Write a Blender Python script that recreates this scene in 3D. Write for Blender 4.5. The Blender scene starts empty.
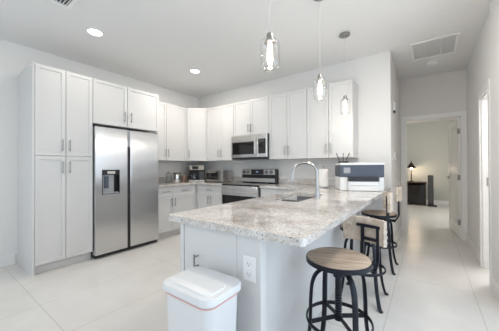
import bpy, bmesh, math, random
from mathutils import Vector, Matrix
random.seed(7)
S = bpy.context.scene
COL = S.collection
PI = math.pi
def R(d): return math.radians(d)

# ------------------------------------------------------------------ camera
cam_d = bpy.data.cameras.new('camera')
cam = bpy.data.objects.new('camera', cam_d); COL.objects.link(cam)
cam_d.sensor_fit = 'HORIZONTAL'; cam_d.sensor_width = 36.0
cam_d.lens = 244.97 / 499 * 36.0
cam_d.clip_start = 0.05; cam_d.clip_end = 200
YAW, PITCH, ROLL = 0.6282, 0.0063, -0.0043
fw = Vector((-math.sin(YAW) * math.cos(PITCH), math.cos(YAW) * math.cos(PITCH), math.sin(PITCH)))
rt = Vector((math.cos(YAW), math.sin(YAW), 0)); up = rt.cross(fw)
r2 = rt * math.cos(ROLL) + up * math.sin(ROLL); u2 = -rt * math.sin(ROLL) + up * math.cos(ROLL)
m = Matrix((r2, u2, -fw)).transposed().to_4x4(); m.translation = Vector((4.1927, -3.8049, 1.2037))
cam.matrix_world = m
S.camera = cam

# ------------------------------------------------------------------ world, daylight, added fill, exposure
S.view_settings.view_transform = 'Standard'; S.view_settings.look = 'None'
S.view_settings.gamma = 1.0; S.view_settings.use_curve_mapping = False
S.view_settings.exposure = -0.06
W = bpy.data.worlds.new('world'); S.world = W; W.use_nodes = True
wn = W.node_tree; wn.nodes.clear()
wo = wn.nodes.new('ShaderNodeOutputWorld'); wb = wn.nodes.new('ShaderNodeBackground')
ws = wn.nodes.new('ShaderNodeTexSky'); ws.sky_type = 'HOSEK_WILKIE'; ws.turbidity = 3.0
ws.sun_direction = (0.3, 0.6, 0.75)
wb.inputs['Strength'].default_value = 1.0
wn.links.new(ws.outputs[0], wb.inputs[0]); wn.links.new(wb.outputs[0], wo.inputs[0])

def area(name, loc, rot, sx, sy, power, color):
    d = bpy.data.lights.new(name, 'AREA'); d.shape = 'RECTANGLE'; d.size = sx; d.size_y = sy
    d.energy = power; d.color = color
    o = bpy.data.objects.new(name, d); COL.objects.link(o); o.location = loc; o.rotation_euler = rot
    return o
# daylight through the rear sliding door and the right window, then added fills
area('daylight_slider', (2.3, -7.72, 1.25), (R(-90), 0, PI), 3.6, 2.2, 58, (0.74, 0.87, 1.0))
area('daylight_side_window', (5.0, -2.55, 1.2), (0, R(90), 0), 2.1, 3.3, 58, (0.74, 0.87, 1.0))
area('fill_left_window', (-0.3, -5.3, 1.35), (0, R(-90), 0), 1.9, 2.1, 50, (0.76, 0.88, 1.0))  # added fill at an invented window, lifts the hall and right wall
area('fill_side_room', (5.15, 0.5, 2.70), (0, 0, 0), 0.5, 0.9, 44, (0.98, 0.98, 1.0))  # added fill under the ceiling; this room has no window
area('fill_far_room', (5.62, 3.6, 1.5), (0, R(90), 0), 1.2, 1.2, 46, (1.0, 0.98, 0.95))  # added fill inside the windowless far room

S.cycles.use_denoising = True
S.cycles.max_bounces = 10; S.cycles.diffuse_bounces = 6; S.cycles.transparent_max_bounces = 12

# ------------------------------------------------------------------ materials
def nmat(name):
    m = bpy.data.materials.new(name); m.use_nodes = True
    return m, m.node_tree, m.node_tree.nodes['Principled BSDF']
def mat(name, col, rough=0.5, metal=0.0, bump=0.0, bscale=60.0, var=0.0, vscale=4.0, coat=0.0, emit=None, estr=0.0, aniso=0.0):
    m, t, b = nmat(name)
    b.inputs['Base Color'].default_value = (*col, 1); b.inputs['Roughness'].default_value = rough
    b.inputs['Metallic'].default_value = metal; b.inputs['Coat Weight'].default_value = coat
    b.inputs['Anisotropic'].default_value = aniso
    tc = t.nodes.new('ShaderNodeTexCoord')
    if var > 0:
        n = t.nodes.new('ShaderNodeTexNoise'); n.inputs['Scale'].default_value = vscale; n.inputs['Detail'].default_value = 4
        t.links.new(tc.outputs['Object'], n.inputs['Vector'])
        rp = t.nodes.new('ShaderNodeValToRGB')
        rp.color_ramp.elements[0].position = 0.3; rp.color_ramp.elements[1].position = 0.7
        rp.color_ramp.elements[0].color = (*[c * (1 - var) for c in col], 1)
        rp.color_ramp.elements[1].color = (*[min(1, c * (1 + var)) for c in col], 1)
        t.links.new(n.outputs['Fac'], rp.inputs['Fac']); t.links.new(rp.outputs['Color'], b.inputs['Base Color'])
    if bump > 0:
        n2 = t.nodes.new('ShaderNodeTexNoise'); n2.inputs['Scale'].default_value = bscale; n2.inputs['Detail'].default_value = 3
        t.links.new(tc.outputs['Object'], n2.inputs['Vector'])
        bp = t.nodes.new('ShaderNodeBump'); bp.inputs['Strength'].default_value = bump; bp.inputs['Distance'].default_value = 0.002
        t.links.new(n2.outputs['Fac'], bp.inputs['Height']); t.links.new(bp.outputs['Normal'], b.inputs['Normal'])
    if emit:
        b.inputs['Emission Color'].default_value = (*emit, 1); b.inputs['Emission Strength'].default_value = estr
    return m
def brushed(name, col, rough, stretch=(1, 1, 60), amt=0.12):
    m, t, b = nmat(name)
    b.inputs['Metallic'].default_value = 1.0; b.inputs['Base Color'].default_value = (*col, 1)
    tc = t.nodes.new('ShaderNodeTexCoord'); mp = t.nodes.new('ShaderNodeMapping'); mp.inputs['Scale'].default_value = stretch
    n = t.nodes.new('ShaderNodeTexNoise'); n.inputs['Scale'].default_value = 12; n.inputs['Detail'].default_value = 5
    mr = t.nodes.new('ShaderNodeMapRange'); mr.inputs['To Min'].default_value = rough - amt / 2; mr.inputs['To Max'].default_value = rough + amt / 2
    t.links.new(tc.outputs['Object'], mp.inputs['Vector']); t.links.new(mp.outputs['Vector'], n.inputs['Vector'])
    t.links.new(n.outputs['Fac'], mr.inputs['Value']); t.links.new(mr.outputs['Result'], b.inputs['Roughness'])
    return m
def aniso_steel(name, col, rough, an, rot):
    m, t, b = nmat(name)
    b.inputs['Metallic'].default_value = 1.0; b.inputs['Base Color'].default_value = (*col, 1); b.inputs['Roughness'].default_value = rough
    b.inputs['Anisotropic'].default_value = an; b.inputs['Anisotropic Rotation'].default_value = rot
    tg = t.nodes.new('ShaderNodeTangent'); tg.direction_type = 'RADIAL'; tg.axis = 'Z'
    t.links.new(tg.outputs[0], b.inputs['Tangent'])
    return m
def clear(name, tint=(1, 1, 1), gloss=0.05, base=0.04):
    m = bpy.data.materials.new(name); m.use_nodes = True; t = m.node_tree; t.nodes.clear()
    o = t.nodes.new('ShaderNodeOutputMaterial'); mx = t.nodes.new('ShaderNodeMixShader')
    tr = t.nodes.new('ShaderNodeBsdfTransparent'); tr.inputs['Color'].default_value = (*tint, 1)
    g = t.nodes.new('ShaderNodeBsdfGlossy'); g.inputs['Roughness'].default_value = gloss
    lw = t.nodes.new('ShaderNodeLayerWeight'); lw.inputs['Blend'].default_value = 0.25
    mr = t.nodes.new('ShaderNodeMapRange'); mr.inputs['To Min'].default_value = base; mr.inputs['To Max'].default_value = 0.75
    t.links.new(lw.outputs['Facing'], mr.inputs['Value']); t.links.new(mr.outputs['Result'], mx.inputs['Fac'])
    t.links.new(tr.outputs[0], mx.inputs[1]); t.links.new(g.outputs[0], mx.inputs[2]); t.links.new(mx.outputs[0], o.inputs[0])
    return m
def granite_mat():
    m, t, b = nmat('granite')
    N = t.nodes.new; L = t.links.new
    tc = N('ShaderNodeTexCoord')
    n1 = N('ShaderNodeTexNoise'); n1.inputs['Scale'].default_value = 5.5; n1.inputs['Detail'].default_value = 6; n1.inputs['Roughness'].default_value = 0.65
    n2 = N('ShaderNodeTexNoise'); n2.inputs['Scale'].default_value = 45; n2.inputs['Detail'].default_value = 5; n2.inputs['Roughness'].default_value = 0.7
    n3 = N('ShaderNodeTexNoise'); n3.inputs['Scale'].default_value = 95; n3.inputs['Detail'].default_value = 2
    for n in (n1, n2, n3): L(tc.outputs['Object'], n.inputs['Vector'])
    r1 = N('ShaderNodeValToRGB'); e = r1.color_ramp.elements
    e[0].position = 0.34; e[0].color = (0.47, 0.415, 0.38, 1); e[1].position = 0.68; e[1].color = (0.72, 0.705, 0.69, 1)
    x = e.new(0.48); x.color = (0.60, 0.56, 0.525, 1)
    L(n1.outputs['Fac'], r1.inputs['Fac'])
    r2_ = N('ShaderNodeValToRGB'); e = r2_.color_ramp.elements
    e[0].position = 0.36; e[0].color = (0.60, 0.56, 0.52, 1); e[1].position = 0.52; e[1].color = (1, 1, 1, 1)
    L(n2.outputs['Fac'], r2_.inputs['Fac'])
    mx = N('ShaderNodeMix'); mx.data_type = 'RGBA'; mx.blend_type = 'MULTIPLY'; mx.inputs['Factor'].default_value = 0.65
    L(r1.outputs['Color'], mx.inputs['A']); L(r2_.outputs['Color'], mx.inputs['B'])
    r3 = N('ShaderNodeValToRGB'); e = r3.color_ramp.elements
    e[0].position = 0.605; e[0].color = (0, 0, 0, 1); e[1].position = 0.645; e[1].color = (1, 1, 1, 1)
    L(n3.outputs['Fac'], r3.inputs['Fac'])
    mx2 = N('ShaderNodeMix'); mx2.data_type = 'RGBA'; mx2.inputs['B'].default_value = (0.20, 0.18, 0.17, 1)
    L(r3.outputs['Color'], mx2.inputs['Factor']); L(mx.outputs['Result'], mx2.inputs['A'])
    L(mx2.outputs['Result'], b.inputs['Base Color'])
    b.inputs['Roughness'].default_value = 0.07; b.inputs['IOR'].default_value = 1.6
    return m
def floor_mat():
    m, t, b = nmat('floor_tile')
    N = t.nodes.new; L = t.links.new
    tc = N('ShaderNodeTexCoord'); mp = N('ShaderNodeMapping'); mp.inputs['Location'].default_value = (-0.82 + 6.2, 3.145 + 12.4, 0)
    br = N('ShaderNodeTexBrick'); br.offset = 0.0; br.squash = 1.0
    br.inputs['Scale'].default_value = 1.0; br.inputs['Brick Width'].default_value = 0.62; br.inputs['Row Height'].default_value = 1.24
    br.inputs['Mortar Size'].default_value = 0.0035; br.inputs['Mortar Smooth'].default_value = 0.1; br.inputs['Bias'].default_value = 0.0
    br.inputs['Color1'].default_value = (0.72, 0.705, 0.68, 1); br.inputs['Color2'].default_value = (0.71, 0.695, 0.67, 1)
    br.inputs['Mortar'].default_value = (0.56, 0.535, 0.50, 1)
    L(tc.outputs['Object'], mp.inputs['Vector']); L(mp.outputs['Vector'], br.inputs['Vector'])
    n = N('ShaderNodeTexNoise'); n.inputs['Scale'].default_value = 2.2; n.inputs['Detail'].default_value = 7; n.inputs['Roughness'].default_value = 0.6
    L(tc.outputs['Object'], n.inputs['Vector'])
    r = N('ShaderNodeValToRGB'); e = r.color_ramp.elements
    e[0].position = 0.3; e[0].color = (0.86, 0.85, 0.84, 1); e[1].position = 0.7; e[1].color = (1, 1, 1, 1)
    L(n.outputs['Fac'], r.inputs['Fac'])
    mx = N('ShaderNodeMix'); mx.data_type = 'RGBA'; mx.blend_type = 'MULTIPLY'; mx.inputs['Factor'].default_value = 0.8
    L(br.outputs['Color'], mx.inputs['A']); L(r.outputs['Color'], mx.inputs['B']); L(mx.outputs['Result'], b.inputs['Base Color'])
    b.inputs['Roughness'].default_value = 0.28
    return m
def wood_mat(name, c0, c1, c2, axis='X', scale=1.0, rough=0.55):
    m, t, b = nmat(name)
    N = t.nodes.new; L = t.links.new
    tc = N('ShaderNodeTexCoord'); mp = N('ShaderNodeMapping')
    mp.inputs['Scale'].default_value = {'X': (2 * scale, 18 * scale, 18 * scale), 'Y': (18 * scale, 2 * scale, 18 * scale), 'Z': (18 * scale, 18 * scale, 2 * scale)}[axis]
    n = N('ShaderNodeTexNoise'); n.inputs['Scale'].default_value = 1.6; n.inputs['Detail'].default_value = 8; n.inputs['Roughness'].default_value = 0.6; n.inputs['Distortion'].default_value = 0.6
    L(tc.outputs['Object'], mp.inputs['Vector']); L(mp.outputs['Vector'], n.inputs['Vector'])
    r = N('ShaderNodeValToRGB'); e = r.color_ramp.elements
    e[0].position = 0.32; e[0].color = (*c0, 1); e[1].position = 0.7; e[1].color = (*c2, 1); x = e.new(0.5); x.color = (*c1, 1)
    L(n.outputs['Fac'], r.inputs['Fac']); L(r.outputs['Color'], b.inputs['Base Color'])
    b.inputs['Roughness'].default_value = rough
    bp = N('ShaderNodeBump'); bp.inputs['Strength'].default_value = 0.25; bp.inputs['Distance'].default_value = 0.002
    L(n.outputs['Fac'], bp.inputs['Height']); L(bp.outputs['Normal'], b.inputs['Normal'])
    return m

M = {}
M['wall'] = mat('wall_paint', (0.78, 0.77, 0.755), 0.85, bump=0.05, bscale=180)
M['wall_end'] = mat('hall_paint', (0.76, 0.735, 0.71), 0.85, bump=0.05, bscale=180)
M['sage'] = mat('sage_paint', (0.525, 0.53, 0.495), 0.85, bump=0.05, bscale=180)
M['ceiling'] = mat('ceiling_paint', (0.77, 0.765, 0.755), 0.9, bump=0.12, bscale=90)
M['trim'] = mat('trim_white', (0.82, 0.81, 0.795), 0.4)
M['cab'] = mat('cabinet_white', (0.64, 0.635, 0.63), 0.38, var=0.008, vscale=3)
M['toe'] = mat('toe_kick_white', (0.62, 0.61, 0.60), 0.5)
M['nickel'] = mat('brushed_nickel', (0.36, 0.355, 0.345), 0.36, 1.0)
M['cord'] = mat('pale_cord', (0.62, 0.62, 0.61), 0.4)
M['chrome'] = mat('chrome', (0.72, 0.72, 0.72), 0.12, 1.0)
M['faucet'] = mat('faucet_steel', (0.45, 0.44, 0.43), 0.28, 1.0)
M['steel'] = aniso_steel('stainless', (0.66, 0.66, 0.665), 0.24, 0.85, 0.0)
M['steel_h'] = brushed('stainless_h', (0.62, 0.60, 0.58), 0.28, (1, 60, 60))
M['fascia'] = mat('satin_steel_fascia', (0.62, 0.60, 0.57), 0.5, 0.6)
M['knob'] = mat('dark_steel_knob', (0.25, 0.245, 0.24), 0.3, 0.9)
M['tan'] = mat('tan_steel', (0.36, 0.335, 0.30), 0.5, 0.3)
M['sinksteel'] = brushed('sink_steel', (0.27, 0.27, 0.27), 0.26, (1, 40, 1))
M['granite'] = granite_mat()
M['floor'] = floor_mat()
M['black'] = mat('black_plastic', (0.012, 0.012, 0.014), 0.35)
M['blackglass'] = mat('black_glass', (0.012, 0.010, 0.010), 0.06)
M['iron'] = mat('black_iron', (0.018, 0.020, 0.028), 0.42, 0.6, bump=0.1, bscale=200)
M['darkgrey'] = mat('dark_grey', (0.06, 0.06, 0.065), 0.45)
M['grey'] = mat('grey_plastic', (0.33, 0.34, 0.36), 0.4)
M['slate'] = mat('slate_plastic', (0.07, 0.085, 0.118), 0.5)
M['white'] = mat('white_plastic', (0.78, 0.78, 0.78), 0.35)
M['bin'] = mat('bin_plastic', (0.70, 0.705, 0.715), 0.38)
M['red'] = mat('red_drawstring', (0.74, 0.45, 0.42), 0.5)
M['paper'] = mat('paper_towel', (0.87, 0.86, 0.84), 0.9, bump=0.3, bscale=120)
M['glass'] = clear('clear_glass')
M['pane'] = clear('window_pane', base=0.03)
M['jar'] = clear('jar_glass', (0.93, 0.95, 0.95), base=0.10)
M['seat'] = wood_mat('seat_wood', (0.27, 0.205, 0.155), (0.45, 0.35, 0.265), (0.59, 0.48, 0.38), 'X')
M['back'] = wood_mat('backrest_wood', (0.45, 0.36, 0.28), (0.58, 0.49, 0.40), (0.68, 0.59, 0.50), 'X', 0.8)
M['darkwood'] = wood_mat('espresso_wood', (0.012, 0.008, 0.006), (0.025, 0.015, 0.011), (0.035, 0.02, 0.014), 'X', 1, 0.55)
M['lidwood'] = wood_mat('lid_wood', (0.10, 0.07, 0.045), (0.16, 0.11, 0.07), (0.22, 0.16, 0.1), 'X')
M['brown'] = mat('brown_ceramic', (0.20, 0.13, 0.09), 0.4)
M['bronze'] = mat('lamp_bronze', (0.05, 0.035, 0.025), 0.4, 0.7)
M['lens'] = mat('downlight_lens', (0.9, 0.9, 0.9), 0.4, emit=(1.0, 0.95, 0.86), estr=9.0)
M['bulb'] = mat('bulb_glow', (1, 0.9, 0.75), 0.3, emit=(1.0, 0.82, 0.58), estr=11.0)
M['screen'] = mat('lit_display', (0.1, 0.12, 0.15), 0.2, emit=(0.55, 0.7, 0.9), estr=0.5)
M['whitemark'] = mat('white_marking', (0.75, 0.75, 0.75), 0.5)

# ------------------------------------------------------------------ helpers
def obj(name, bm, material, parent=None, smooth=False, bevel=0.0):
    if bevel > 0:
        pass
    bmesh.ops.recalc_face_normals(bm, faces=bm.faces[:])
    me = bpy.data.meshes.new(name); bm.to_mesh(me); bm.free()
    if smooth:
        for p in me.polygons: p.use_smooth = True
    if isinstance(material, (list, tuple)):
        for q in material: me.materials.append(q)
    else: me.materials.append(material)
    o = bpy.data.objects.new(name, me); COL.objects.link(o)
    if parent: o.parent = parent
    if smooth:
        try:
            me.set_sharp_from_angle(angle=R(40))
        except Exception: pass
    return o
def tag(o, label, cat, group=None):
    o['label'] = label; o['category'] = cat
    if group: o['group'] = group
    return o
def thing(name, label, cat, loc=(0, 0, 0), rotz=0.0, group=None):
    o = bpy.data.objects.new(name, None); COL.objects.link(o); o.empty_display_size = 0.1
    o.location = loc; o.rotation_euler = (0, 0, rotz)
    return tag(o, label, cat, group)
def struct(name, bm, m, parent=None, smooth=False):
    o = obj(name, bm, m, parent, smooth)
    if not parent: o['kind'] = 'structure'
    return o
def box(bm, x0, x1, y0, y1, z0, z1, bev=0.0, seg=1, mi=0):
    g = bmesh.ops.create_cube(bm, size=1.0)
    vs = g['verts']
    for v in vs:
        v.co = Vector(((x0 + x1) / 2 + v.co.x * (x1 - x0), (y0 + y1) / 2 + v.co.y * (y1 - y0), (z0 + z1) / 2 + v.co.z * (z1 - z0)))
    fs = set(f for v in vs for f in v.link_faces)
    for f in fs: f.material_index = mi
    if bev > 0:
        es = list(set(e for v in vs for e in v.link_edges))
        bmesh.ops.bevel(bm, geom=es, offset=bev, segments=seg, affect='EDGES', profile=0.5)
    return bm
def B(*a, **k):
    return box(bmesh.new(), *a, **k)
def cyl(bm, c, r, z0, z1, n=24, r1=None, axis='Z'):
    if r1 is None: r1 = r
    g = bmesh.ops.create_cone(bm, cap_ends=True, segments=n, radius1=r, radius2=r1, depth=abs(z1 - z0))
    mid = (z0 + z1) / 2
    for v in g['verts']:
        x, y, z = v.co
        if axis == 'Z': v.co = Vector((c[0] + x, c[1] + y, mid + z))
        elif axis == 'Y': v.co = Vector((c[0] + x, mid + z, c[1] + y))
        else: v.co = Vector((mid + z, c[0] + x, c[1] + y))
    return bm
def lathe(bm, prof, c=(0, 0), n=28, cap0=True, cap1=True):
    rings = []
    for r, z in prof:
        rings.append([bm.verts.new((c[0] + r * math.cos(2 * PI * i / n), c[1] + r * math.sin(2 * PI * i / n), z)) for i in range(n)])
    for a, b in zip(rings, rings[1:]):
        for i in range(n):
            j = (i + 1) % n
            bm.faces.new((a[i], a[j], b[j], b[i]))
    if cap0: bm.faces.new(list(reversed(rings[0])))
    if cap1: bm.faces.new(rings[-1])
    return bm
def spline(pts, k=6):
    P = [Vector(p) for p in pts]; out = []
    for i in range(len(P) - 1):
        p0 = P[max(i - 1, 0)]; p1 = P[i]; p2 = P[i + 1]; p3 = P[min(i + 2, len(P) - 1)]
        for s in range(k):
            t = s / k
            out.append(0.5 * ((2 * p1) + (-p0 + p2) * t + (2 * p0 - 5 * p1 + 4 * p2 - p3) * t * t + (-p0 + 3 * p1 - 3 * p2 + p3) * t ** 3))
    out.append(P[-1]); return out
def sweep(bm, pts, w, h=None, n=10, closed=False, ref=Vector((0, 0, 1)), square=False):
    """tube (n-gon) or flat bar (square) along points; w across, h along the ref-ish normal"""
    h = h or w
    P = [Vector(p) for p in pts]; rings = []
    for i, p in enumerate(P):
        if closed: tg = P[(i + 1) % len(P)] - P[i - 1]
        else: tg = P[min(i + 1, len(P) - 1)] - P[max(i - 1, 0)]
        tg.normalize()
        s = tg.cross(ref)
        if s.length < 1e-4: s = tg.cross(Vector((1, 0, 0)))
        s.normalize(); u = s.cross(tg).normalized()
        if square: cs = [(-1, -1), (1, -1), (1, 1), (-1, 1)]
        else: cs = [(math.cos(2 * PI * k / n), math.sin(2 * PI * k / n)) for k in range(n)]
        rings.append([bm.verts.new(p + s * a * w + u * b * h) for a, b in cs])
    nn = len(rings[0])
    rng = range(len(rings) if closed else len(rings) - 1)
    for i in rng:
        a, b = rings[i], rings[(i + 1) % len(rings)]
        for k in range(nn):
            q = (k + 1) % nn
            bm.faces.new((a[k], a[q], b[q], b[k]))
    if not closed:
        bm.faces.new(list(reversed(rings[0]))); bm.faces.new(rings[-1])
    return bm
def rrect(x0, x1, y0, y1, r, k=6):
    out = []
    for cx, cy, a0 in ((x1 - r, y1 - r, 0), (x0 + r, y1 - r, 90), (x0 + r, y0 + r, 180), (x1 - r, y0 + r, 270)):
        for i in range(k + 1):
            a = R(a0 + 90 * i / k); out.append((cx + r * math.cos(a), cy + r * math.sin(a)))
    return out
def loft(bm, loops, cap0=True, cap1=True):
    rings = [[bm.verts.new(v) for v in lp] for lp in loops]; n = len(rings[0])
    for a, b in zip(rings, rings[1:]):
        for i in range(n):
            j = (i + 1) % n; bm.faces.new((a[i], a[j], b[j], b[i]))
    if cap0: bm.faces.new(list(reversed(rings[0])))
    if cap1: bm.faces.new(rings[-1])
    return bm
def slab(outline, holes, z0, z1):
    bm = bmesh.new(); es = []
    for lp in [outline] + holes:
        vs = [bm.verts.new((x, y, z1)) for x, y in lp]
        for i in range(len(vs)): es.append(bm.edges.new((vs[i], vs[(i + 1) % len(vs)])))
    bmesh.ops.triangle_fill(bm, edges=es, use_beauty=True, use_dissolve=False, normal=(0, 0, 1))
    top = bm.faces[:]
    r = bmesh.ops.extrude_face_region(bm, geom=top)
    for v in r['geom']:
        if isinstance(v, bmesh.types.BMVert): v.co.z = z0
    return bm
def shaker(w, h, t=0.02, rail=0.058, dep=0.009):
    """door leaf: x 0..w, z 0..h, front at y=-t, back at y=0"""
    bm = bmesh.new()
    box(bm, 0, w, -t, 0, 0, h)
    f = [q for q in bm.faces if q.normal.y < -0.9][0]
    r = bmesh.ops.inset_region(bm, faces=[f], thickness=rail, depth=0)
    r = bmesh.ops.inset_region(bm, faces=[f], thickness=0.003, depth=0)
    for v in f.verts: v.co.y += dep
    outer = [e for e in bm.edges if all(abs(v.co.y + t) < 1e-6 for v in e.verts) and all((abs(v.co.x) < 1e-6 or abs(v.co.x - w) < 1e-6 or abs(v.co.z) < 1e-6 or abs(v.co.z - h) < 1e-6) for v in e.verts) and e.calc_length() > 0.02]
    outer = [e for e in outer if (abs(e.verts[0].co.x - e.verts[1].co.x) < 1e-6 and (abs(e.verts[0].co.x) < 1e-6 or abs(e.verts[0].co.x - w) < 1e-6)) or (abs(e.verts[0].co.z - e.verts[1].co.z) < 1e-6 and (abs(e.verts[0].co.z) < 1e-6 or abs(e.verts[0].co.z - h) < 1e-6))]
    bmesh.ops.bevel(bm, geom=outer, offset=0.002, segments=1, affect='EDGES')
    return bm
def pull(x, z, L=0.145, vertical=True, t=0.02):
    """bar pull with two posts"""
    bm = bmesh.new(); y = -t - 0.03; h = L / 2
    if vertical:
        cyl(bm, (x, y), 0.0058, z - h, z + h, 10)
        for s in (-1, 1): cyl(bm, (x, z + s * h * 0.68), 0.0045, -t - 0.03, -t + 0.001, 8, axis='Y')
    else:
        cyl(bm, (y, z), 0.0058, x - h, x + h, 10, axis='X')
        for s in (-1, 1): cyl(bm, (x + s * h * 0.68, z), 0.0045, -t - 0.03, -t + 0.001, 8, axis='Y')
    return bm
GAP = 0.0028
def door(parent, x0, x1, z0, z1, hx=None, hz=None, vertical=True, name='door', L=0.145, rail=0.058):
    w, h = x1 - x0 - 2 * GAP, z1 - z0 - 2 * GAP
    d = obj(name, shaker(w, h, rail=rail), M['cab'], parent); d.location = (x0 + GAP, 0, z0 + GAP)
    if hx is not None:
        obj('handle', pull(hx - x0 - GAP, hz - z0 - GAP, L, vertical), M['nickel'], d, True)
    return d

# ------------------------------------------------------------------ the room
HC = 2.774; WX = 3.794; RX = 4.713; RN = 4.70; YE = 1.45; YB = -7.5
bm = B(-0.12, 6.0, YB - 0.15, 6.1, -0.1, 0.0); struct('floor', bm, M['floor'])
bm = B(-0.12, 6.0, YB - 0.15, 1.57, HC, HC + 0.1); struct('ceiling', bm, M['ceiling'])
bm = B(2.0, 6.0, 1.571, 6.1, 2.62, 2.72); struct('ceiling_far', bm, M['ceiling'])
bm = bmesh.new()
LY0, LY1, LZ0, LZ1 = -6.4, -4.2, 0.35, 2.3
box(bm, -0.12, 0, LY1, 0.12, 0, HC); box(bm, -0.12, 0, YB, LY0, 0, HC); box(bm, -0.12, 0, LY0, LY1, 0, LZ0); box(bm, -0.12, 0, LY0, LY1, LZ1, HC)
struct('wall_left', bm, M['wall'])
bm = bmesh.new(); lm = (LY0 + LY1) / 2
for a, b, c, d_ in ((LY0, LY0 + 0.05, LZ0, LZ1), (LY1 - 0.05, LY1, LZ0, LZ1), (lm - 0.025, lm + 0.025, LZ0, LZ1), (LY0, LY1, LZ0, LZ0 + 0.05), (LY0, LY1, LZ1 - 0.05, LZ1)): box(bm, -0.08, -0.04, a, b, c, d_)
w3 = struct('added_window', bm, M['trim'])  # window added out of view to light the right wall and hall
obj('pane', B(-0.063, -0.057, LY0 + 0.05, lm - 0.025, LZ0 + 0.05, LZ1 - 0.05), M['pane'], w3)
obj('pane', B(-0.063, -0.057, lm + 0.025, LY1 - 0.05, LZ0 + 0.05, LZ1 - 0.05), M['pane'], w3)
struct('wall_back', B(0.0, WX, 0, 0.12, 0, HC), M['wall'])
struct('wall_hall_left', B(WX - 0.12, WX, 0.121, YE, 0, HC), M['wall_end'])
# hall end wall with the doorway
DX0, DX1, DZ = 3.872, 4.652, 2.03
bm = bmesh.new()
box(bm, 2.0, DX0, YE, YE + 0.12, 0, HC); box(bm, DX1, 6.0, YE, YE + 0.12, 0, HC); box(bm, DX0, DX1, YE, YE + 0.12, DZ, HC)
struct('wall_hall_end', bm, M['wall_end'])
# right wall with a doorway into the next room
OY0, OY1, OZ = -0.36, 0.165, 2.0
bm = bmesh.new()
box(bm, RX, RX + 0.12, OY1, YE - 0.001, 0, HC); box(bm, RX, RX + 0.12, OY0, OY1, OZ, HC); box(bm, RX, RX + 0.12, OY0 - 0.09, OY0, 0, HC)
struct('wall_right_far', bm, M['wall'])
bm = bmesh.new()
WY0, WY1, WZ0, WZ1 = -4.25, -0.9, 0.0, 2.3
box(bm, RN, RN + 0.133, WY1, OY0 - 0.091, 0, HC); box(bm, RN, RN + 0.133, YB, WY0, 0, HC); box(bm, RN, RN + 0.133, WY0, WY1, WZ1, HC)
struct('wall_right', bm, M['wall'])
bm = bmesh.new(); wm = (WY0 + WY1) / 2
for a, b, c, d_ in ((WY0, WY0 + 0.05, WZ0, WZ1), (WY1 - 0.05, WY1, WZ0, WZ1), (wm - 0.025, wm + 0.025, WZ0, WZ1), (WY0, WY1, WZ0, WZ0 + 0.05), (WY0, WY1, WZ1 - 0.05, WZ1)): box(bm, RN + 0.04, RN + 0.09, a, b, c, d_)
w2 = struct('window_2', bm, M['trim'])
obj('pane', B(RN + 0.061, RN + 0.067, WY0 + 0.05, wm - 0.025, WZ0 + 0.05, WZ1 - 0.05), M['pane'], w2)
obj('pane', B(RN + 0.061, RN + 0.067, wm + 0.025, WY1 - 0.05, WZ0 + 0.05, WZ1 - 0.05), M['pane'], w2)
bm = bmesh.new()
box(bm, 5.5, 5.6, -0.6, 1.449, 0, HC); box(bm, RX + 0.121, 5.5, -0.6, -0.5, 0, HC)
struct('wall_side_room', bm, M['wall'])
# rear wall with the big sliding glass door
SX0, SX1, SZ = 0.45, 4.15, 2.35
bm = bmesh.new()
box(bm, 0, SX0, YB - 0.12, YB, 0, HC); box(bm, SX1, RN + 0.12, YB - 0.12, YB, 0, HC); box(bm, SX0, SX1, YB - 0.12, YB, SZ, HC)
struct('wall_rear', bm, M['wall'])
bm = bmesh.new()
for x in (SX0, SX1 - 0.06, (SX0 + SX1) / 2 - 0.03): box(bm, x, x + 0.06, YB - 0.09, YB - 0.03, 0, SZ)
box(bm, SX0 + 0.06, SX1 - 0.06, YB - 0.09, YB - 0.03, 0, 0.06); box(bm, SX0 + 0.06, SX1 - 0.06, YB - 0.09, YB - 0.03, SZ - 0.06, SZ)
wf = struct('window_1', bm, M['trim'])
mid = (SX0 + SX1) / 2
obj('pane', B(SX0 + 0.06, mid - 0.03, YB - 0.064, YB - 0.056, 0.06, SZ - 0.06), M['pane'], wf)
obj('pane', B(mid + 0.03, SX1 - 0.06, YB - 0.064, YB - 0.056, 0.06, SZ - 0.06), M['pane'], wf)
# far room shell
struct('wall_far_room_back', B(2.0, 6.0, 5.9, 6.02, 0, 2.62), M['sage'])
struct('wall_far_room_left', B(2.0, 2.12, YE + 0.121, 5.9, 0, 2.62), M['sage'])
struct('wall_far_room_right', B(5.7, 5.82, YE + 0.121, 5.9, 0, 2.62), M['sage'])
# baseboards
def bboard(name, x0, x1, y0, y1, h=0.135):
    struct(name, B(x0, x1, y0, y1, 0, h, 0.004), M['trim'])
bboard('baseboard_left', 0.0, 0.016, YB, -3.045)
bboard('baseboard_back', 3.467, WX - 0.001, -0.016, 0.0)
bboard('baseboard_hall_left', WX, WX + 0.016, 0.0, YE - 0.02)
bboard('baseboard_right_far', RX - 0.016, RX, 0.245, YE - 0.02)
bboard('baseboard_right', RN - 0.016, RN, WY1 + 0.001, OY0 - 0.095)
bboard('baseboard_far_room', 2.12, 5.7, 5.884, 5.9)
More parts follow.
